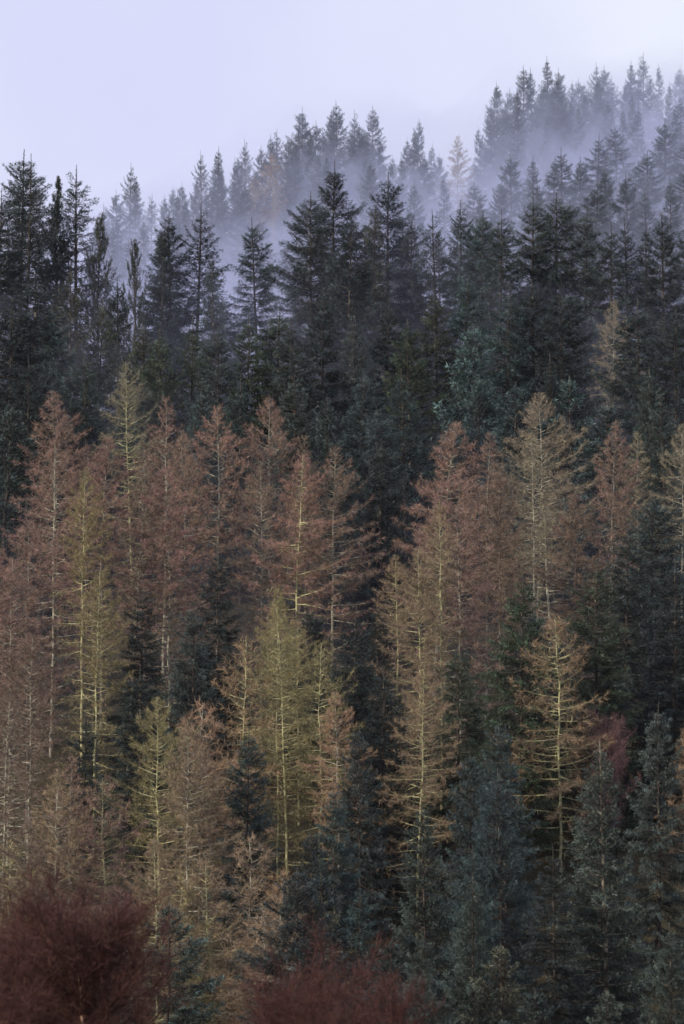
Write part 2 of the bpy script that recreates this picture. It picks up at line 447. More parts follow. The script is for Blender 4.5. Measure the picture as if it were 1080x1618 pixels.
def pine_tree(seed, H, R, full=0.45):
    rng = np.random.default_rng(seed)
    TP = trunk_path(rng, H, 12, rng.normal(0, 0.2), 0.05)
    tr, lb, cr = Build(), Build(), Build()
    zz = TP[:, 2] / H
    TPs = TP.copy(); TPs[0, 2] = -1.2
    tr.tube(TPs, 0.025 + 0.009 * H * (1 - zz), 7, grade=False)
    z = 0.15 * H
    while z < H - 0.2:
        t = z / H; u = 1 - t
        for q in range(4):
            a = rng.uniform(0, 2 * PI); L = max(0.35, R * min(1, u / full) ** 0.8 * rng.uniform(0.6, 1.15))
            e0 = math.radians(8 + 50 * t) + rng.normal(0, 0.12)
            P, d = limb_path(rng, trunk_at(TP, z), a, L, e0, e0 + math.radians(42 if full < 0.6 else 24), 6)
            lb.tube(P, np.linspace(0.03, 0.012, 6), 3, (rng.random(), 0, 0, 1))
            ends = [(P[-1], d[-1], 0.55)]
            for k2 in range(max(1, int(L / 0.35))):
                s = np.array([rng.uniform(0.3, 0.95)]); p, dd = along(P, d, s)
                sd = unit(dd[0] * 0.6 + rng.normal(0, 0.5, 3) + np.array([0, 0, 0.75]))
                ends.append((p[0] + sd * 0.1, sd, rng.uniform(0.3, 0.6)))
            for (pe, de, le) in ends:      # each shoot a bottle-brush of long needles, pointing up
                de = unit(de + np.array([0, 0, 0.7])); n = 46
                qq = rng.random(n); base = pe + de * (le * qq)[:, None]
                nd = unit(de * 0.75 + rng.normal(0, 0.55, (n, 3)))
                g = 0.3 + 0.7 * rng.random(n)
                cr.diamonds(base, nd, rng.uniform(0.10, 0.2, n), np.full(n, 0.026), unit(np.cross(nd, rng.normal(0, 1, (n, 3)))), tints(n, 0, g), tints(n, 0.35 * rng.random(n), g))
        z += rng.uniform(0.26, 0.42)
    return tr.mesh('trunk', M_SPRUCEBARK, True), lb.mesh('limbs', M_SPRUCEBARK), cr.mesh('crown', M_PINE)

def birch_tree(seed, H, R, lean=0.3, low=0.16):
    """upswept bare birch: a pale stem dividing into rising limbs and a haze of fine twigs"""
    rng = np.random.default_rng(seed)
    TP = trunk_path(rng, H * 0.8, 10, lean, 0.04)
    tr, lb, cr = Build(), Build(), Build()
    zz = TP[:, 2] / TP[-1, 2]
    TPs = TP.copy(); TPs[0, 2] = -0.8
    tr.tube(TPs, 0.012 + 0.0085 * H * (1 - zz) ** 0.6, 8, grade=False)
    for i in range(62):
        z = H * rng.uniform(low, 0.8); t = z / (0.8 * H)
        a = i * 2.4 + rng.normal(0, 0.4)
        L = (0.2 + (0.50 * (1 - 0.45 * t))) * H * 0.62 * rng.uniform(0.7, 1.1)
        e0 = math.radians(rng.uniform(15, 60)); e1 = math.radians(rng.uniform(30, 86))
        P, d = limb_path(rng, trunk_at(TP, z), a, L * (R / 2.6) * rng.uniform(0.6, 1.1), e0, e1, 8, 0.3)
        lb.tube(P, np.linspace(0.032 * (1.2 - 0.7 * t), 0.006, 8), 4, (rng.random(), 0, 0, 1))
        n = int(L / 0.06)
        s = rng.uniform(0.12, 1.0, n); p, dd = along(P, d, s)
        td = unit(dd * 0.75 + rng.normal(0, 0.62, (n, 3)) + np.array([0, 0, 0.15]))
        tl = rng.uniform(0.25, 0.75, n); sh = rng.random(n)
        cr.spikes(p, td, tl, np.full(n, 0.014), unit(np.cross(td, rng.normal(0, 1, (n, 3)))), tints(n, sh, 0, sh), tints(n, sh, 0, sh))
        m = 11
        q = rng.uniform(0.15, 1, (n, m))
        b = (p[:, None] + td[:, None] * (tl[:, None] * q)[..., None]).reshape(-1, 3)
        d3 = unit(td[:, None] * 0.8 + rng.normal(0, 0.5, (n, m, 3)) + np.array([0, 0, 0.1])).reshape(-1, 3)
        c0 = tints(n * m, rng.random(n * m), 0, np.clip(np.repeat(sh, m) + rng.normal(0, .2, n * m), 0, 1))
        cr.spikes(b, d3, rng.uniform(0.12, 0.42, n * m), rng.uniform(0.007, 0.012, n * m), unit(np.cross(d3, rng.normal(0, 1, (n * m, 3)))), c0, c0)
    return tr.mesh('trunk', M_BIRCHBARK, True), lb.mesh('limbs', M_BIRCHBARK), cr.mesh('crown', M_TWIG)

SPR = [(spruce_tree(11, 20, 4.6), 20), (spruce_tree(12, 20, 5.2, droop=8), 20), (spruce_tree(13, 20, 3.6, shape=0.7, topgap=1.25), 20),
       (spruce_tree(14, 20, 5.0, rag=0.34, topgap=1.1), 20), (spruce_tree(15, 20, 5.8, droop=4, shape=0.58), 20),
       (spruce_tree(16, 20, 4.8, density=0.65, rag=0.3, topgap=1.4), 20), (spruce_tree(17, 20, 5.2, droop=14, shape=0.66), 20),
       (spruce_tree(18, 10, 3.2, low=0.04, droop=-6), 10)]
LAR = [(larch_tree(31, 18, 4.0), 18), (larch_tree(32, 18, 4.5, dens=1.15), 18), (larch_tree(33, 18, 3.3, deadlow=0.58), 18),
       (larch_tree(34, 18, 4.0, dens=0.75, deadlow=0.52, lichen=1.6), 18), (larch_tree(35, 18, 4.7, dens=1.0, up=6), 18),
       (larch_tree(36, 18, 3.1, dens=0.8, up=10, deadlow=0.45), 18), (larch_tree(37, 12, 3.3, low=0.06, dens=0.7, deadlow=0.3, lichen=1.8, split=True), 12),
       (larch_tree(38, 9, 2.4, low=0.12, dens=0.9, up=14, deadlow=0.15), 9)]
PIN = [(pine_tree(51, 16, 1.9), 16), (pine_tree(52, 16, 3.6, 0.8), 16)]
BIR = [(birch_tree(61, 9, 2.6, low=0.6), 9), (birch_tree(62, 9, 2.9, -0.4), 9), (birch_tree(63, 9, 2.4, 0.9), 9)]

# ------------------------------------------------------------------ placing trees
cp, sp_ = math.cos(PITCH), math.sin(PITCH)
def ray(px, py):
    """direction through a photo pixel, scaled to 1 m of ground distance along the view axis"""
    x = (px - PW / 2) / FPX; y = (PH / 2 - py) / FPX
    d = np.array([x, cp - y * sp_, sp_ + y * cp])
    return d / d[1]
def pixel(P):
    y = P[1] * cp + P[2] * sp_; z = -P[1] * sp_ + P[2] * cp
    return PW / 2 + FPX * P[0] / y, PH / 2 - FPX * z / y

placed = []          # (x, y, kind, label reference, tip pixel)
def solve(px, py, H, lo, hi):
    r = ray(px, py)
    D = np.arange(lo, hi, 0.5)
    f = r[2] * D - ground_z(r[0] * D, D) - H
    i = np.nonzero((f[:-1] >= 0) & (f[1:] < 0))[0]
    return None if len(i) == 0 else float(D[i[0]] + 0.5 * f[i[0]] / (f[i[0]] - f[i[0] + 1] + 1e-9))

def site(px, py, H, lo=140, hi=335, gap=1.7):
    """where a tree of about this height must stand on the hillside for its tip to show at this pixel, clear of its neighbours"""
    best = None
    for k in (0, 1, -1, 2, -2, 3, -3, 4, -4, 5, -5):
        h = H * (1 + 0.04 * k)
        D = solve(px, py, h, lo, hi)
        if D is None: continue
        r = ray(px, py); x = r[0] * D
        dmin = min([math.hypot(x - q[0], D - q[1]) for q in placed] or [99])
        if dmin > gap: return x, D, h
        if best is None or dmin > best[0]: best = (dmin, x, D, h)
    return best[1:] if best else None

rnd = random.Random(5)
def tree(kind, proto, x, y, H, label, group, wide=1.0, crown=(1, 1, 1), lichen=(0.4, 0.4, 0.25, 0.5), rz=None, lichen_trunk=None):
    (tm, lm, cm), h0 = proto
    e = bpy.data.objects.new(kind + '_tree', None)
    col.objects.link(e)
    e.empty_display_size = 0.5
    z = float(ground_z(x, y))
    e.location = (x, y, z - 0.05)
    s = H / h0
    e.scale = (s * wide, s * wide, s)
    e.rotation_euler = (rnd.gauss(0, 0.018), rnd.gauss(0, 0.018), rnd.uniform(0, 2 * PI) if rz is None else rz)
    e['label'] = label; e['category'] = kind if kind == 'birch' else kind + ' tree'; e['group'] = group
    limbs = [('limb', m, lichen) for m in lm] if isinstance(lm, list) else [('limbs', lm, lichen)]
    for nm, me, c in [('trunk', tm, lichen_trunk or lichen), ('crown', cm, (*crown, 0.0 if kind == 'birch' else 0.55))] + limbs:
        o = bpy.data.objects.new(nm, me); col.objects.link(o); o.parent = e; o.color = c
        if nm in ('limbs', 'crown'): o['kind'] = 'stuff'
    return e

RED = (0.265, 0.172, 0.148); PINK = (0.32, 0.196, 0.172); TAN = (0.295, 0.225, 0.155); OLIVE = (0.25, 0.22, 0.112)
ORANGE = (0.325, 0.222, 0.145); BROWN = (0.18, 0.132, 0.108); WINE = (0.080, 0.034, 0.030); PALE = (0.255, 0.225, 0.165)
LY = (0.50, 0.49, 0.28, 0.74); LG = (0.45, 0.44, 0.35, 0.62); LS = (0.33, 0.32, 0.27, 0.5); LD = (0.24, 0.22, 0.18, 0.25)
# larches: tip column, tip row, height m, prototype, width, twig colour, lichen, what sets it apart
LARCH = [
 (98, 618, 19, 0, 1.0, RED, LS, 'tall red-brown larch with a thin bare tip near the left edge', 'red larch by left edge'),
 (84, 694, 19, 3, 0.9, RED, LG, 'larch with long pale lichened trunk just below the thin-tipped red larch', 'long-trunked larch at left'),
 (131, 738, 18, 2, 0.8, OLIVE, LY, 'slim olive larch with yellow-green lichen low on its trunk', 'slim olive larch'),
 (163, 690, 18, 1, 0.95, RED, LS, 'hazy red-brown larch between the slim olive and yellow-topped larches', 'hazy red larch'),
 (217, 572, 18, 3, 0.85, PALE, LY, 'larch with bright yellow lichened top rising above the red larch belt', 'yellow-topped larch'),
 (205, 712, 19, 5, 0.9, BROWN, LS, 'brown larch with thin grey trunk below the yellow-topped larch', 'grey-trunked brown larch'),
 (260, 628, 18, 5, 0.95, RED, LG, 'larch with bare pale upper trunk right of the yellow-topped larch', 'pale upper-trunk larch'),
 (270, 738, 18, 1, 0.9, PINK, LG, 'pinkish red larch with dense crown below a bare pale-tipped larch', 'dense pinkish larch'),
 (300, 680, 18, 0, 0.8, RED, LS, 'narrow red larch between the dense pinkish and pale-limbed larches', 'narrow red larch'),
 (340, 640, 19, 3, 0.95, PINK, LG, 'larch with pale spreading limbs all along its upper trunk', 'pale-limbed larch'),
 (427, 625, 19, 4, 0.8, RED, LG, 'tall reddish larch with pale limbs, highest at the centre of belt', 'tall central larch'),
 (411, 728, 17, 3, 0.7, BROWN, LG, 'thin larch with pale knobbly trunk under the tall central larch', 'knobbly-trunked larch'),
 (486, 690, 17, 5, 0.8, BROWN, LS, 'small-topped brown larch behind the broad rose-red larch', 'small-topped brown larch'),
 (463, 718, 18, 1, 0.95, PINK, LY, 'broad rose-red larch with bright lichened trunk in mid belt', 'broad rose-red larch'),
 (528, 706, 18, 3, 1.0, RED, LG, 'larch with pale trunk and level bare limbs reaching right into shade', 'level-limbed larch'),
 (440, 922, 16, 2, 0.75, OLIVE, LY, 'olive-yellow larch directly below the broad rose-red larch', 'olive-yellow larch'),
 (457, 950, 16, 5, 0.9, OLIVE, LY, 'second olive larch, its pale trunk close beside the olive-yellow one', 'second olive larch'),
 (683, 664, 18, 1, 1.05, PINK, LG, 'dense pink-tan cone-shaped larch standing alone against dark spruces', 'pink cone larch'),
 (727, 742, 19, 0, 0.9, RED, LS, 'red-brown larch with long straight grey trunk right of pink cone larch', 'straight-trunked red larch'),
 (697, 790, 18, 2, 0.7, TAN, LY, 'slender larch with yellowish trunk between pink cone and straight-trunked larches', 'slender yellow-trunked larch'),
 (765, 686, 18, 5, 1.0, RED, LS, 'thin open reddish larch with straight bare leader right of centre', 'thin open larch'),
 (787, 742, 17, 0, 0.85, BROWN, LD, 'dusky red-brown larch in shade right of the thin open larch', 'dusky larch'),
 (866, 618, 19, 4, 1.0, PALE, LG, 'broad pale tan larch with pale trunk, taller of the twin-trunk pair', 'broad tan larch'),
 (843, 680, 18, 3, 0.8, PALE, LG, 'tan larch with pale trunk, shorter and left of twin-trunk pair', 'shorter twin larch'),
 (955, 662, 18, 2, 0.8, RED, LS, 'slim reddish larch with a bare grey trunk right of broad tan larch', 'slim reddish larch'),
 (1008, 684, 16, 5, 0.9, PALE, LG, 'greyish larch with forked pale top before the right-hand spruces', 'forked-top grey larch'),
 (1073, 668, 17, 3, 0.9, PALE, LG, 'tan larch cut by the right edge of the picture', 'right-edge tan larch'),
 (966, 472, 17, 3, 0.85, PALE, LG, 'lone pale-trunked larch high among dark spruces at upper right', 'lone high larch'),
 (670, 866, 16, 1, 0.85, TAN, LY, 'tan larch with yellow-green lichened limbs below the pink cone larch', 'lichened tan larch'),
 (656, 1046, 15, 0, 0.85, TAN, LY, 'tan larch with yellow trunk and red-brown skirt below lichened tan larch', 'yellow-trunked tan larch'),
 (885, 972, 14, 6, 1.0, ORANGE, LY, 'bright yellow-trunked larch with level arching limbs over dark shade', 'arching-limbed yellow larch'),
 (383, 1006, 14, 6, 0.9, ORANGE, LY, 'orange-tinged larch with vivid yellow trunk above a blue-green spruce', 'vivid yellow-trunked larch'),
 (505, 1014, 14, 6, 0.8, OLIVE, LY, 'olive larch with crooked pale limbs at lower centre', 'crooked-limbed olive larch'),
 (536, 1092, 13, 1, 0.9, ORANGE, LG, 'orange-brown larch right of the crooked-limbed olive larch', 'orange-brown larch'),
 (255, 1098, 15, 4, 0.95, OLIVE, LY, 'large golden-olive larch with yellow trunk at lower left', 'golden-olive larch'),
 (297, 1136, 15, 0, 0.85, TAN, LG, 'tan larch close on the right of the golden-olive larch', 'tan companion larch'),
 (316, 1150, 14, 2, 0.9, BROWN, LD, 'brown larch with a dark bare trunk at lower left', 'dark-trunked brown larch'),
 (336, 1108, 13, 7, 1.0, ORANGE, LG, 'small orange larch tip left of the vivid yellow-trunked larch', 'small orange larch tip'),
 (170, 1226, 13, 6, 0.95, RED, LY, 'larch with bright green-white crooked limbs behind the left birches', 'green-limbed larch'),
 (86, 1212, 14, 2, 1.0, TAN, LG, 'thin tan larch behind the left birches, left of a twin', 'thin tan larch'),
 (111, 1196, 14, 5, 1.0, RED, LS, 'thin straight-trunked reddish larch, right of its thin tan twin', 'thin reddish larch'),
 (17, 880, 17, 3, 0.9, RED, LG, 'larch with pale trunk and stubby limbs near the left edge', 'stubby-limbed edge larch'),
 (46, 822, 18, 0, 1.0, RED, LS, 'orange-red larch crown filling the gap near the left edge', 'orange-red edge larch'),
 (-12, 860, 18, 1, 1.0, RED, LS, 'red larch half cut off by the left edge', 'red cut-off larch'),
 (8, 1085, 15, 3, 0.9, BROWN, LG, 'brown larch with pale knotty limbs low on the left edge', 'knotty edge larch'),
 (382, 1320, 10, 7, 1.2, TAN, LG, 'tan bushy larch, tallest of the warm clump above the red birches', 'tallest warm clump larch'),
 (411, 1374, 10, 7, 1.2, ORANGE, LG, 'orange-tan larch on the right of the warm clump', 'right warm clump larch'),
 (350, 1358, 10, 7, 1.1, TAN, LY, 'yellowish tan larch on the left of the warm clump', 'left warm clump larch'),
 (396, 1440, 9, 7, 1.3, TAN, LS, 'low dull tan larch in front of the warm clump', 'low dull tan larch'),
 (457, 1440, 8, 7, 0.7, PINK, LG, 'small pinkish young larch above the central red birch', 'small pinkish larch'),
 (493, 1416, 9, 7, 0.9, OLIVE, LY, 'small olive young larch right of the small pinkish one', 'small olive larch'),
 (302, 1384, 9, 7, 1.0, OLIVE, LY, 'yellow-olive young larch beside the dark little spruce', 'yellow-olive young larch'),
 (207, 1404, 9, 7, 1.0, PINK, LS, 'pinkish young larch between left birches and the dark little spruce', 'pinkish young larch'),
 (18, 1325, 11, 6, 1.1, OLIVE, LY, 'olive larch behind the birches at the left edge', 'olive edge larch'),
 (250, 1322, 12, 4, 0.8, TAN, LY, 'tan larch with yellow limbs below the golden-olive larch', 'lower tan larch'),
 (52, 1290, 13, 1, 0.9, BROWN, LS, 'dull brown larch behind the tops of the left birches', 'dull brown larch'),
 (1076, 1128, 13, 0, 0.8, ORANGE, LG, 'orange larch at the right edge beside a grey-green spruce', 'orange right-edge larch'),
 (150, 900, 17, 2, 0.9, OLIVE, LY, 'olive-lichened larch in shade right of the long-trunked larch', 'shaded olive larch'),
 (900, 780, 17, 1, 0.9, BROWN, LD, 'dull reddish larch spray low on the right of broad tan larch', 'dull reddish larch'),
 (45, 1000, 16, 0, 0.9, BROWN, LG, 'brownish larch with bare lower limbs left of long-trunked larch', 'bare-limbed brownish larch'),
]
FARL = [(722, 215, 17, 5, 1.0, TAN, 'thin tan larch in mist left of the high misty ridge'),
        (432, 243, 19, 1, 1.0, TAN, 'broad orange-tan larch glowing through mist behind the front ridge'),
        (404, 280, 18, 0, 1.0, TAN, 'tan misty larch just left of the broad orange-tan one')]

# spruces: tip column, tip row, height, prototype, width, brightness tint, description
B0 = (1, 1, 1); BL = (0.98, 1.09, 1.16); GN = (1.12, 1.15, 0.8); GY = (1.25, 1.2, 1.15); DK = (0.62, 0.64, 0.68); BR = (1.4, 1.12, 0.85); PB = (1.4, 1.55, 1.6)  # DK: darker foliage, with the wood's shade put into its tint
SPRUCE = [
 (33, 236, 23, 3, 1.15, B0, 'tall twin-topped spruce on the near skyline at far left'),
 (44, 243, 22.5, 5, 0.9, B0, 'slimmer second leader spruce beside the twin-topped skyline spruce'),
 (121, 260, 22, 5, 1.05, B0, 'open-topped spruce with bare leader, second tall one on left skyline'),
 (-8, 300, 22, 1, 1.0, DK, 'dark spruce cut by the left edge beneath the skyline'),
 (246, 352, 19, 2, 1.0, DK, 'spruce left of a close pair on the near skyline'),
 (272, 330, 20, 0, 0.95, DK, 'dark spruce, left of a close pair on the near skyline'),
 (308, 320, 20.5, 5, 1.0, DK, 'dark open spruce, right of a close pair on near skyline'),
 (342, 400, 17, 2, 0.8, B0, 'slim lower spruce at the edge of the misty gap'),
 (415, 342, 19, 1, 0.9, BL, 'lone conical spruce standing clear in the misty gap'),
 (492, 302, 21, 4, 0.95, B0, 'broad spruce left of the tallest central skyline spruce'),
 (525, 253, 23, 3, 0.95, DK, 'tallest dark spruce at the centre of the near skyline'),
 (548, 335, 20, 1, 0.9, DK, 'spruce tucked right under the tallest central skyline spruce'),
 (610, 270, 22, 3, 1.0, DK, 'dark pointed spruce with ragged limbs right of the central skyline peak'),
 (585, 322, 20, 2, 0.9, BR, 'rusty-tipped spruce just left of the ragged pointed spruce'),
 (645, 340, 19, 2, 0.9, DK, 'small pointed spruce right of the ragged pointed spruce'),
 (694, 330, 20, 5, 0.9, B0, 'thin-leadered spruce below the misty tan larch'),
 (725, 318, 20, 0, 0.9, B0, 'dark spruce right of the thin-leadered spruce'),
 (762, 332, 20, 4, 0.85, BL, 'full blue-green spruce below the gap in the far ridge'),
 (790, 330, 20, 1, 0.9, B0, 'dull spruce close right of the full blue-green one'),
 (835, 308, 21, 1, 0.9, GY, 'greyish spruce at the foot of the right-hand mist'),
 (873, 303, 21, 4, 0.9, GY, 'broad greyish spruce in thin mist at right'),
 (922, 326, 20, 3, 0.95, B0, 'ragged spruce in thin mist right of the broad greyish one'),
 (995, 338, 19, 5, 0.9, DK, 'thin dark spruce with bare leader at right below the mist'),
 (1020, 352, 19, 2, 0.9, DK, 'dark narrow spruce beside the bare-leadered spruce at right'),
 (1047, 336, 20, 0, 0.95, DK, 'dark spruce under the mist near the right edge'),
 (1082, 350, 19, 1, 1.0, B0, 'spruce cut by right edge below the mist'),
 (960, 350, 19, 6, 0.9, B0, 'drooping spruce below the mist at right'),
 (95, 475, 18, 6, 0.9, PB, 'pale grey-green spruce in front of the dark left wood'),
 (150, 470, 18, 5, 0.8, BR, 'brownish thin-needled spruce beside the pale grey-green one'),
 (112, 415, 19, 5, 0.8, BR, 'browning spruce under the open-topped skyline spruce'),
 (60, 430, 20, 1, 1.1, DK, 'very dark broad spruce in the left wood'),
 (10, 470, 20, 4, 1.1, DK, 'black-green spruce at the left edge in deep shade'),
 (190, 440, 18, 0, 0.9, DK, 'dark spruce under the two narrow pines'),
 (225, 505, 17, 0, 0.9, BR, 'brown-tinged spruce above the yellow-topped larch'),
 (255, 520, 17, 3, 0.9, GN, 'dull green spruce right of the brown-tinged one'),
 (300, 492, 18, 5, 0.9, GN, 'thin green spruce with pale top in the middle wood'),
 (345, 510, 18, 1, 0.9, B0, 'dense spruce below the misty gap'),
 (385, 495, 18, 6, 0.9, GN, 'olive-green spruce below the lone conical spruce'),
 (430, 485, 18, 1, 1.0, GN, 'mossy green spruce right of the olive-green one'),
 (470, 500, 18, 6, 0.9, B0, 'shadowed spruce below the broad skyline spruce'),
 (510, 455, 19, 0, 0.95, DK, 'dark spruce below the tallest central skyline spruce'),
 (562, 486, 18, 5, 0.75, GY, 'grey half-dead spruce with a thin bare stem'),
 (605, 470, 18, 1, 0.95, DK, 'dark spruce right of the grey half-dead one'),
 (650, 500, 18, 3, 0.9, GN, 'yellowish green spruce at the heart of the dark wood'),
 (690, 455, 18, 6, 0.9, BR, 'brownish shaded spruce left of a pale-tipped blue spruce'),
 (728, 428, 19, 1, 0.85, BL, 'blue spruce with pale tips right of the brownish shaded one'),
 (796, 448, 19, 6, 0.9, BL, 'silvery-tipped spruce in the upper right wood'),
 (845, 440, 19, 1, 0.95, DK, 'dark spruce right of the silvery-tipped spruce'),
 (890, 450, 19, 4, 0.95, DK, 'broad dark spruce left of the lone high larch'),
 (1010, 470, 19, 1, 1.0, DK, 'dark spruce right of the lone high larch'),
 (1065, 480, 19, 4, 1.0, DK, 'dark spruce by the right edge above the larch belt'),
 (752, 512, 18, 7, 0.9, PB, 'bright blue-white spruce top at the centre right'),
 (755, 590, 15, 4, 0.95, PB, 'large pale blue-green bushy spruce behind the pink cone larch'),
 (572, 583, 16, 1, 0.95, BL, 'blue-grey spruce, left one of a pair above the larch belt'),
 (640, 583, 16, 6, 0.9, BL, 'blue-grey spruce, right one of a pair above the larch belt'),
 (600, 640, 15, 4, 0.95, BL, 'bluish spruce low between the pair above the larch belt'),
 (520, 620, 16, 0, 0.9, B0, 'dark spruce right of the tall central larch'),
 (475, 590, 17, 1, 0.9, B0, 'dark spruce behind the tall central larch'),
 (805, 603, 16, 7, 0.9, BL, 'small bluish spruce left of the broad tan larch'),
 (872, 556, 17, 2, 0.85, DK, 'narrow dark spruce behind the broad tan larch'),
 (905, 592, 16, 7, 0.9, BL, 'small blue spruce right behind the broad tan larch'),
 (965, 632, 15, 7, 1.0, BL, 'bushy blue spruce below the lone high larch'),
 (1026, 575, 17, 6, 0.8, GY, 'greyish spruce above the right end of larch belt'),
 (1052, 610, 16, 5, 0.9, GY, 'sparse grey spruce near the right edge above the larches'),
 (305, 608, 15, 6, 0.8, PB, 'pale grey spruce top behind the pale-limbed larch'),
 (140, 560, 16, 1, 0.9, B0, 'green spruce behind the hazy red larch'),
 (40, 560, 17, 6, 1.0, DK, 'dark spruce behind the thin-tipped red larch'),
 (0, 640, 15, 7, 1.0, B0, 'spruce at the left edge above the larches'),
 (380, 590, 16, 0, 0.9, B0, 'dark spruce left behind the tall central larch'),
 (1024, 776, 16, 4, 1.0, BL, 'big blue-green spruce among larches at the right'),
 (985, 830, 16, 1, 0.95, B0, 'dull green spruce left of the big blue-green one'),
 (940, 880, 16, 6, 1.0, GN, 'olive-dark spruce right of the twin-trunk larches'),
 (1060, 880, 16, 6, 1.05, DK, 'drooping dark spruce with long slanting limbs at right edge'),
 (815, 900, 16, 6, 0.95, GN, 'shadowy spruce below the dusky larch'),
 (725, 1010, 15, 1, 0.9, GN, 'shaded spruce right of the yellow-trunked tan larch'),
 (560, 960, 15, 6, 0.9, DK, 'deeply shaded spruce right of the olive larches'),
 (600, 690, 16, 1, 1.0, DK, 'dark spruce filling the gap left of pink cone larch'),
 (300, 945, 15, 1, 0.75, B0, 'dark bushy spruce above the golden-olive larch'),
 (385, 1146, 14, 1, 0.95, BL, 'blue-green spruce at the foot of the vivid yellow-trunked larch'),
 (566, 1140, 14, 1, 0.9, B0, 'dark spruce right of the orange-brown larch'),
 (535, 1230, 13, 6, 0.9, BL, 'bluish dark spruce below the orange-brown larch'),
 (738, 1178, 14, 1, 0.9, BL, 'blue-green spruce with silvery tips, left of three at lower right'),
 (800, 1126, 15, 1, 0.95, BL, 'tall blue-green spruce left of the arching-limbed yellow larch'),
 (796, 1212, 14, 4, 0.9, BL, 'silvery blue spruce in front of the tall blue-green one'),
 (1040, 1106, 14, 1, 0.95, GY, 'grey spruce with pointed silver tip near right edge'),
 (963, 1165, 17, 0, 1.05, GY, 'large grey-green spruce with visible stem at lower right'),
 (676, 1262, 14, 0, 1.0, B0, 'grey-green spruce below the yellow-trunked tan larch'),
 (746, 1332, 12, 1, 0.95, BL, 'silver-tipped spruce at lower right of centre'),
 (748, 1376, 12, 0, 0.95, GY, 'pale-stemmed spruce in front of the silver-tipped spruce'),
 (662, 1462, 11, 3, 0.95, GY, 'small grey spruce right of the central red birch'),
 (566, 1390, 11, 6, 0.95, BL, 'dark bluish spruce above the right side of the central birch'),
 (500, 1300, 12, 1, 1.0, DK, 'dark spruce right of the warm larch clump'),
 (265, 1424, 10, 7, 1.15, BL, 'small dark spruce between the two red birch thickets'),
 (965, 1560, 9, 7, 0.9, GY, 'young silvery spruce at the bottom edge on the right'),
 (1060, 1455, 12, 3, 1.0, GY, 'grey spruce at lower right edge'),
 (875, 1330, 13, 6, 1.1, DK, 'very dark drooping spruce at lower right'),
 (797, 1486, 10, 7, 0.9, BR, 'small brownish spruce at the bottom right of centre'),
 (610, 1480, 10, 7, 1.1, DK, 'dark little spruce behind the central birch'),
 (850, 1560, 9, 7, 1.2, DK, 'black-green spruce in the darkest corner of the bottom edge'),
 (130, 1120, 14, 6, 1.0, DK, 'black shaded spruce among bare larch limbs at left'),
 (225, 1050, 14, 1, 1.0, DK, 'shaded spruce behind the golden-olive larch'),
 (600, 1050, 14, 6, 1.0, DK, 'shaded spruce left of the yellow-trunked tan larch'),
 (350, 860, 14, 6, 0.75, DK, 'shaded spruce between the pinkish and rose-red larches'),
]
FARS = [(165, 320), (204, 256), (186, 300), (238, 306), (272, 293), (292, 286), (321, 238), (341, 231), (375, 248), (390, 218), (425, 210), (437, 204), (468, 196),
        (479, 168), (497, 190), (515, 200), (533, 160), (560, 172), (588, 167), (575, 200), (605, 215), (642, 216), (656, 186), (668, 226), (693, 242),
        (747, 250), (775, 165), (786, 127), (806, 135), (825, 100), (840, 106), (852, 128), (864, 90), (883, 106), (897, 125), (912, 121), (926, 130), (941, 97), (954, 102), (975, 119),
        (992, 109), (1015, 82), (1030, 118), (1041, 99), (1067, 104), (1085, 95)]
MIDS = [(975, 192), (1001, 167), (940, 210), (1047, 186), (892, 233), (810, 240), (840, 246), (867, 246), (915, 246), (1075, 215), (1025, 235), (960, 262), (990, 270), (745, 285), (780, 282), (930, 285), (1060, 280), (850, 285)]
PINES = [(88, 294, 20, 0, 1.1, 'narrow columnar pine between two tall spruces on left skyline'),
         (152, 346, 18, 1, 1.0, 'dark bushy pine right of the open-topped skyline spruce'),
         (211, 386, 17, 1, 0.9, 'dark blunt pine standing before the left mist')]
ORD = ['first', 'second', 'third', 'fourth', 'fifth', 'sixth', 'seventh', 'eighth', 'ninth', 'tenth', 'eleventh', 'twelfth', 'thirteenth', 'fourteenth', 'fifteenth', 'sixteenth',
       'seventeenth', 'eighteenth', 'nineteenth', 'twentieth']
def ordinal(i):
    if i < 20: return ORD[i]
    tens = {2: 'twenty', 3: 'thirty', 4: 'forty', 5: 'fifty', 6: 'sixty', 7: 'seventy'}[(i + 1) // 10]
    r = (i + 1) % 10
    return {'twenty': 'twentieth', 'thirty': 'thirtieth', 'forty': 'fortieth', 'fifty': 'fiftieth', 'sixty': 'sixtieth', 'seventy': 'seventieth'}[tens] if r == 0 else tens + '-' + ORD[r - 1]

def tint(c, a=0.1):
    k = rnd.uniform(1 - a, 1 + a)
    return tuple(v * k * rnd.uniform(0.96, 1.04) for v in c)

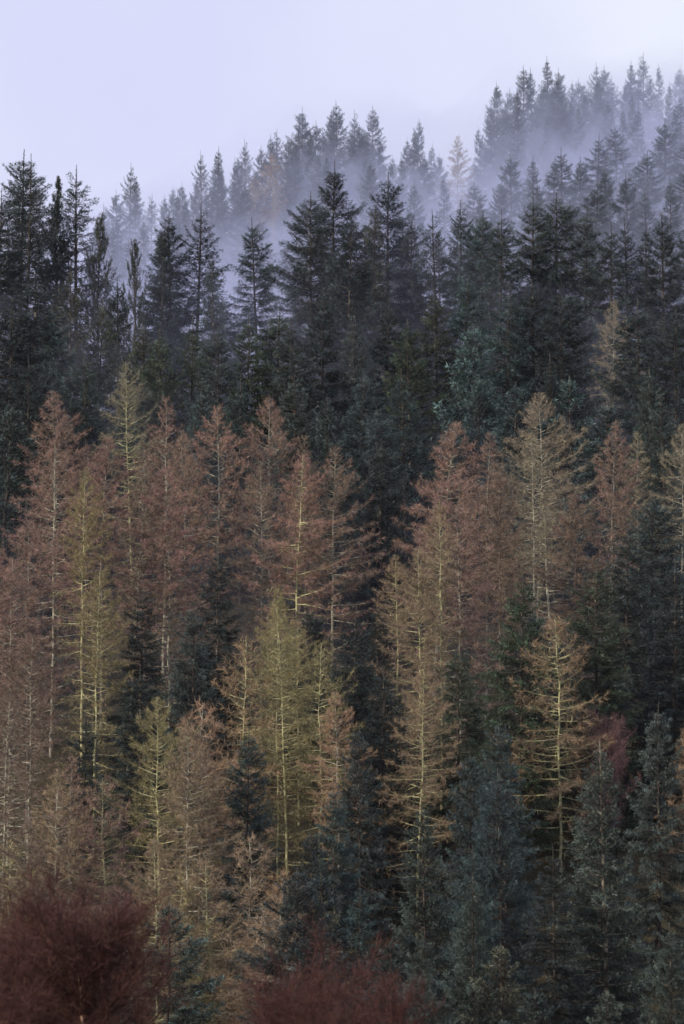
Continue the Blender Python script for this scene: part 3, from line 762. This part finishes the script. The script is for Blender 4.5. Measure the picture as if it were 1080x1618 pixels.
for (px, py, H, v, w, c, li, lab, ref) in LARCH:
    s = site(px, py, H, gap=1.6)
    if s is None: print('NO SITE larch', px, py); continue
    tree('larch', LAR[v], s[0], s[1], s[2], lab, 'bare larches on the slope', w, tint(c), li)
    placed.append((s[0], s[1], 'larch', ref, (px, py), c, li))
for (px, py, H, v, w, c, lab) in SPRUCE:
    s = site(px, py, H, gap=1.6)
    if s is None: print('NO SITE spruce', px, py); continue
    if py > 1100 and v != 7: w *= 0.78
    tree('spruce', SPR[v], s[0], s[1], s[2], lab, 'spruces on the slope', w, tint(c), (0.24, 0.22, 0.17, 0.2) if px != 963 else (0.34, 0.31, 0.24, 0.5))
    placed.append((s[0], s[1], 'spruce', None, (px, py), c, None))
for (px, py, H, v, w, lab) in PINES:
    s = site(px, py, H, gap=1.2)
    if s is None: print('NO SITE pine', px, py); continue
    tree('pine', PIN[v], s[0], s[1], s[2], lab, 'pines on the near skyline', w, tint(B0), LD)
    placed.append((s[0], s[1], 'pine', None, (px, py), B0, None))
for i, (px, py) in enumerate(sorted(FARS)):
    H = 20 + rnd.uniform(-2, 2)
    r = ray(px, py); D = 560 + rnd.uniform(-14, 4); x = r[0] * D
    H = float(np.clip(r[2] * D - ground_z(x, D), 13, 25))
    tree('spruce', SPR[rnd.choice([0, 2, 3, 5, 2])], x, D, H, f'misty grey spruce on the far skyline ridge, {ordinal(i)} from the left', 'misty spruces on the far ridge', rnd.uniform(0.62, 0.85), tint(B0), LD)
    placed.append((x, D, 'far', None, (px, py), B0, None))
RANK2 = []
for q in sorted(FARS)[::1]:
    if rnd.random() < 0.4: RANK2.append((q[0] + rnd.uniform(-20, 20), q[1] + rnd.uniform(12, 30)))
    if rnd.random() < 0.85: RANK2.append((q[0] + rnd.uniform(-14, 14), q[1] + rnd.uniform(22, 60)))
for i, (px, py) in enumerate(sorted(RANK2)):
    s = site(px, py, 19, 420, 556, gap=2.0)
    if s is None: continue
    tree('spruce', SPR[rnd.choice([0, 2, 3, 2])], s[0], s[1], s[2], f'faint spruce just below the far skyline ridge, {ordinal(i)} from the left', 'faint spruces below the far ridge', rnd.uniform(0.6, 0.85), tint(B0), LD)
    placed.append((s[0], s[1], 'far', None, (px, py), B0, None))
for i, (px, py) in enumerate(sorted(MIDS)):
    s = site(px, py, 19, 340, 550, gap=2.5)
    if s is None: print('NO SITE mid', px, py); continue
    tree('spruce', SPR[rnd.choice([0, 1, 2, 3, 6])], s[0], s[1], s[2], f'half-veiled spruce on the slope below the right mist, {ordinal(i)} from the left', 'half-veiled spruces below the mist', rnd.uniform(0.85, 1.0), tint(B0), LD)
    placed.append((s[0], s[1], 'far', None, (px, py), B0, None))
for (px, py, H, v, w, c, lab) in FARL:
    r = ray(px, py); D = 535.0; x = r[0] * D; H = float(np.clip(r[2] * D - ground_z(x, D), 13, 25))
    tree('larch', LAR[v], x, D, H, lab, 'misty larches by the far ridge', w, tint(c), LG)
    placed.append((x, D, 'far', None, (px, py), c, None))

rb_ = random.Random(9)
cnt = 0; back_sites = []
for tr_ in range(4000):
    if cnt >= 36: break
    D = rb_.uniform(325, 545); x = rb_.uniform(-0.092, 0.092) * D
    if min(math.hypot(x - q[0], D - q[1]) for q in placed) < 4.6: continue
    z = float(ground_z(x, D)); H = rb_.uniform(13, 18)
    tp = pixel((x, D, z + H))
    lim = np.interp(tp[0], [0, 130, 300, 400, 470, 540, 690, 760, 800, 1080], [330, 370, 330, 330, 250, 235, 290, 270, 215, 190])
    if tp[1] < lim or tp[1] > 420 or (tp[0] < 330 and tp[1] > 390): continue
    back_sites.append((tp[0], x, D, H))
    placed.append((x, D, 'far', None, tp, B0, None)); cnt += 1
for i, (_, x, D, H) in enumerate(sorted(back_sites)):
    tree('spruce', SPR[rb_.choice([0, 1, 2, 3, 6])], x, D, H, f'dim small spruce low in the mist between both ridges, {ordinal(i)} from left', 'dim spruces between the two ridges', rb_.uniform(0.85, 1.1), tint(B0), LD)

# birches: column and row of the top, distance and tint
def birch(px, py, D, v, w, lab, li, c=WINE, rz=None):
    r = ray(px, py); x = r[0] * D; H = float(r[2] * D - ground_z(x, D))
    tree('birch', BIR[v], x, D, H, lab, 'bare birches', w, tint(c, 0.05), (0.09, 0.045, 0.04, 0.4), rz, li)
WH = (0.62, 0.42, 0.30, 0.95)
DIM = (0.2, 0.1, 0.08, 0.4)
birch(140, 1392, 90, 0, 1.0, 'wine-red birch with orange-white trunk at lower left', WH)
birch(72, 1374, 100, 1, 1.0, 'wine-red birch, tallest of the left thicket, behind the orange-trunked one', DIM)
birch(8, 1432, 96, 2, 1.0, 'wine-red birch cut by the bottom left corner', DIM)
birch(118, 1404, 104, 2, 0.9, 'rear wine-red birch directly behind the orange-trunked one', DIM)
birch(100, 1415, 94, 1, 0.9, 'full wine-red birch just left of the orange-white trunk', DIM)
birch(186, 1442, 101, 1, 0.8, 'low wine-red birch closing the right of the left thicket', DIM)
birch(20, 1480, 88, 1, 0.9, 'near wine-red birch low in front of the left thicket', DIM)
birch(505, 1478, 100, 1, 0.9, 'wine-red birch at the bottom centre, tallest of the central thicket', DIM)
birch(445, 1512, 97, 2, 0.8, 'wine-red birch on the left of the central thicket', DIM)
birch(568, 1520, 95, 2, 0.8, 'wine-red birch on the right of the central thicket', DIM)
birch(520, 1525, 91, 1, 0.7, 'near wine-red birch low at the front of the central thicket', DIM)
PURPLE = (0.17, 0.098, 0.105)
s = site(945, 1118, 9, gap=1.0)
if s: tree('birch', BIR[2], s[0], s[1], s[2], 'purple-red birch leaning beside the arching-limbed yellow larch', 'bare birches', 0.75, PURPLE, (0.2, 0.1, 0.1, 0.3), 0.4); placed.append((s[0], s[1], 'birch', None, (945, 1118), PURPLE, None))

# the trees between: smaller, mostly hidden, filling the wood as densely as it grows
rf = random.Random(77)
refs = [p for p in placed if p[3]]
used_refs = {}
tries = 0; nfill = {'larch': 0, 'spruce': 0}
SIDES = ('left of and behind', 'right of and behind', 'in front of and left of', 'in front of and right of')
while tries < 9000 and sum(nfill.values()) < 66:
    tries += 1
    D = rf.uniform(158, 318); x = rf.uniform(-1, 1) * (D * 0.089 + 5)
    if min(math.hypot(x - q[0], D - q[1]) for q in placed) < 2.9: continue
    z = float(ground_z(x, D))
    H = rf.uniform(8.5, 13)
    tp = pixel((x, D, z + H))
    near = sorted((((q[4][0] - tp[0]) ** 2 + (q[4][1] + 60 - tp[1]) ** 2, q[2], q[5], q[6]) for q in placed if q[2] in ('larch', 'spruce')), key=lambda t: t[0])[0]
    kind = near[1]
    if kind == 'larch' and rf.random() < 0.5: kind = 'spruce'
    if 300 < tp[0] < 460 and tp[1] > 1230: continue          # the warm clump stands free
    if D < 205 and x > 2 and rf.random() < 0.5: continue
    cand = sorted(refs, key=lambda q: (q[4][0] - tp[0]) ** 2 + (q[4][1] + 80 - tp[1]) ** 2)
    lab = None
    for q in cand[:12]:
        behind = D > q[1]
        sd = SIDES[(0 if behind else 2) + (0 if tp[0] < q[4][0] else 1)]
        key = (kind, sd, q[3])
        if key not in used_refs:
            used_refs[key] = 1
            lab = f"{'small dark spruce' if kind == 'spruce' else 'small shaded larch'} {sd} the {q[3]}"
            break
    if lab is None: continue
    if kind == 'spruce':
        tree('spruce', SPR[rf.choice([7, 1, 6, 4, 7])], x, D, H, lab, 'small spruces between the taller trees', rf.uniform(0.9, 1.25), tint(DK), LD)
    else:
        tree('larch', LAR[rf.choice([0, 2, 5, 7])], x, D, H, lab, 'small larches between the taller trees', rf.uniform(0.9, 1.2), tint(near[2] if near[1] == 'larch' else BROWN), near[3] or LD)
    nfill[kind] += 1
    placed.append((x, D, kind, None, tp, near[2] if kind == near[1] else DK, near[3]))
print('fill', nfill, 'total', len(placed))

# ------------------------------------------------------------------ air: even haze, and the bank of mist lying in the gully below the far ridge
def volume_mat(name, density, color):
    m = bpy.data.materials.new(name); m.use_nodes = True
    N, Lk = m.node_tree.nodes, m.node_tree.links; N.clear()
    o = N.new('ShaderNodeOutputMaterial'); v = N.new('ShaderNodeVolumePrincipled')
    v.inputs['Density'].default_value = density
    v.inputs['Color'].default_value = (*color, 1)
    v.inputs['Anisotropy'].default_value = 0.0
    Lk.new(v.outputs['Volume'], o.inputs['Volume'])
    return m

bx0, bx1, by0, by1, bz0, bz1 = -760, 760, -470, 1210, GZMIN - 1, 152
V = [(x, y, z) for z in (bz0, bz1) for y in (by0, by1) for x in (bx0, bx1)]
Q = [(0, 2, 3, 1), (4, 5, 7, 6), (0, 1, 5, 4), (2, 6, 7, 3), (0, 4, 6, 2), (1, 3, 7, 5)]
hz = bpy.data.objects.new('haze', mesh_from('haze', V, None, Q, None, volume_mat('haze_air', 0.00003, (0.66, 0.73, 1.0))))
col.objects.link(hz); hz['kind'] = 'stuff'

def mist_bank(x0, x1, y0, y1, nx_, ny_, height, density, color):
    """a closed body of mist lying on the hillside: height(x, y) metres above the ground"""
    mx_, my_ = np.meshgrid(np.linspace(x0, x1, nx_), np.linspace(y0, y1, ny_))
    gz = ground_z(mx_, my_)
    top = gz + np.maximum(height(mx_, my_), 0.0) + 0.02; bot = gz - 1.0
    VT = np.stack([mx_, my_, top], -1).reshape(-1, 3); VB = np.stack([mx_, my_, bot], -1).reshape(-1, 3)
    ii, jj = np.meshgrid(np.arange(nx_ - 1), np.arange(ny_ - 1)); k = (jj * nx_ + ii).ravel()
    n0 = len(VT)
    qt = np.stack([k, k + 1, k + nx_ + 1, k + nx_], -1); qb = np.stack([k, k + nx_, k + nx_ + 1, k + 1], -1) + n0
    i = np.arange(nx_ - 1); j = np.arange(ny_ - 1) * nx_
    e1 = np.stack([i, i + n0, i + 1 + n0, i + 1], -1); e2 = e1[:, ::-1] + (ny_ - 1) * nx_
    e3 = np.stack([j, j + nx_, j + nx_ + n0, j + n0], -1); e4 = e3[:, ::-1] + nx_ - 1
    ms = bpy.data.objects.new('mist', mesh_from('mist', np.concatenate([VT, VB]), None, np.concatenate([qt, qb, e1, e2, e3, e4]), None, volume_mat('mist_air', density, color), True))
    col.objects.link(ms); ms['kind'] = 'stuff'

def lumps(x, y):
    return 2.2 * np.sin(x * 0.13 + 1) * np.sin(y * 0.05) + 1.6 * np.sin(x * 0.29 + y * 0.11) + 1.0 * np.sin(x * 0.61 - y * 0.23)
def edge(v, a, b, wa, wb): return np.sqrt(np.clip((v - a) / wa, 0, 1)) * np.sqrt(np.clip((b - v) / wb, 0, 1))
AIR = (0.66, 0.72, 1.0)
mist_bank(-92, 102, 345, 571, 100, 90, lambda x, y: edge(x, -92, 102, 30, 30) * edge(y, 345, 571, 90, 18) * (12.5 + 1.9 * lumps(x, y)), 0.014, AIR)
mist_bank(-95, 105, 330, 580, 60, 60, lambda x, y: edge(x, -95, 105, 35, 35) * edge(y, 330, 580, 110, 25) * (23.0 + 1.3 * lumps(x * 0.6, y)), 0.0052, AIR)
mist_bank(-70, 70, 225, 340, 40, 50, lambda x, y: edge(x, -70, 70, 20, 20) * edge(y, 225, 340, 115, 12) * (20.0 + lumps(x, y * 1.7)), 0.0030, AIR)
mist_bank(-6, 110, 285, 420, 50, 50, lambda x, y: edge(x, -6, 110, 50, 30) * edge(y, 285, 420, 60, 60) * (22.0 + 1.5 * lumps(x * 0.7, y)), 0.0040, AIR)
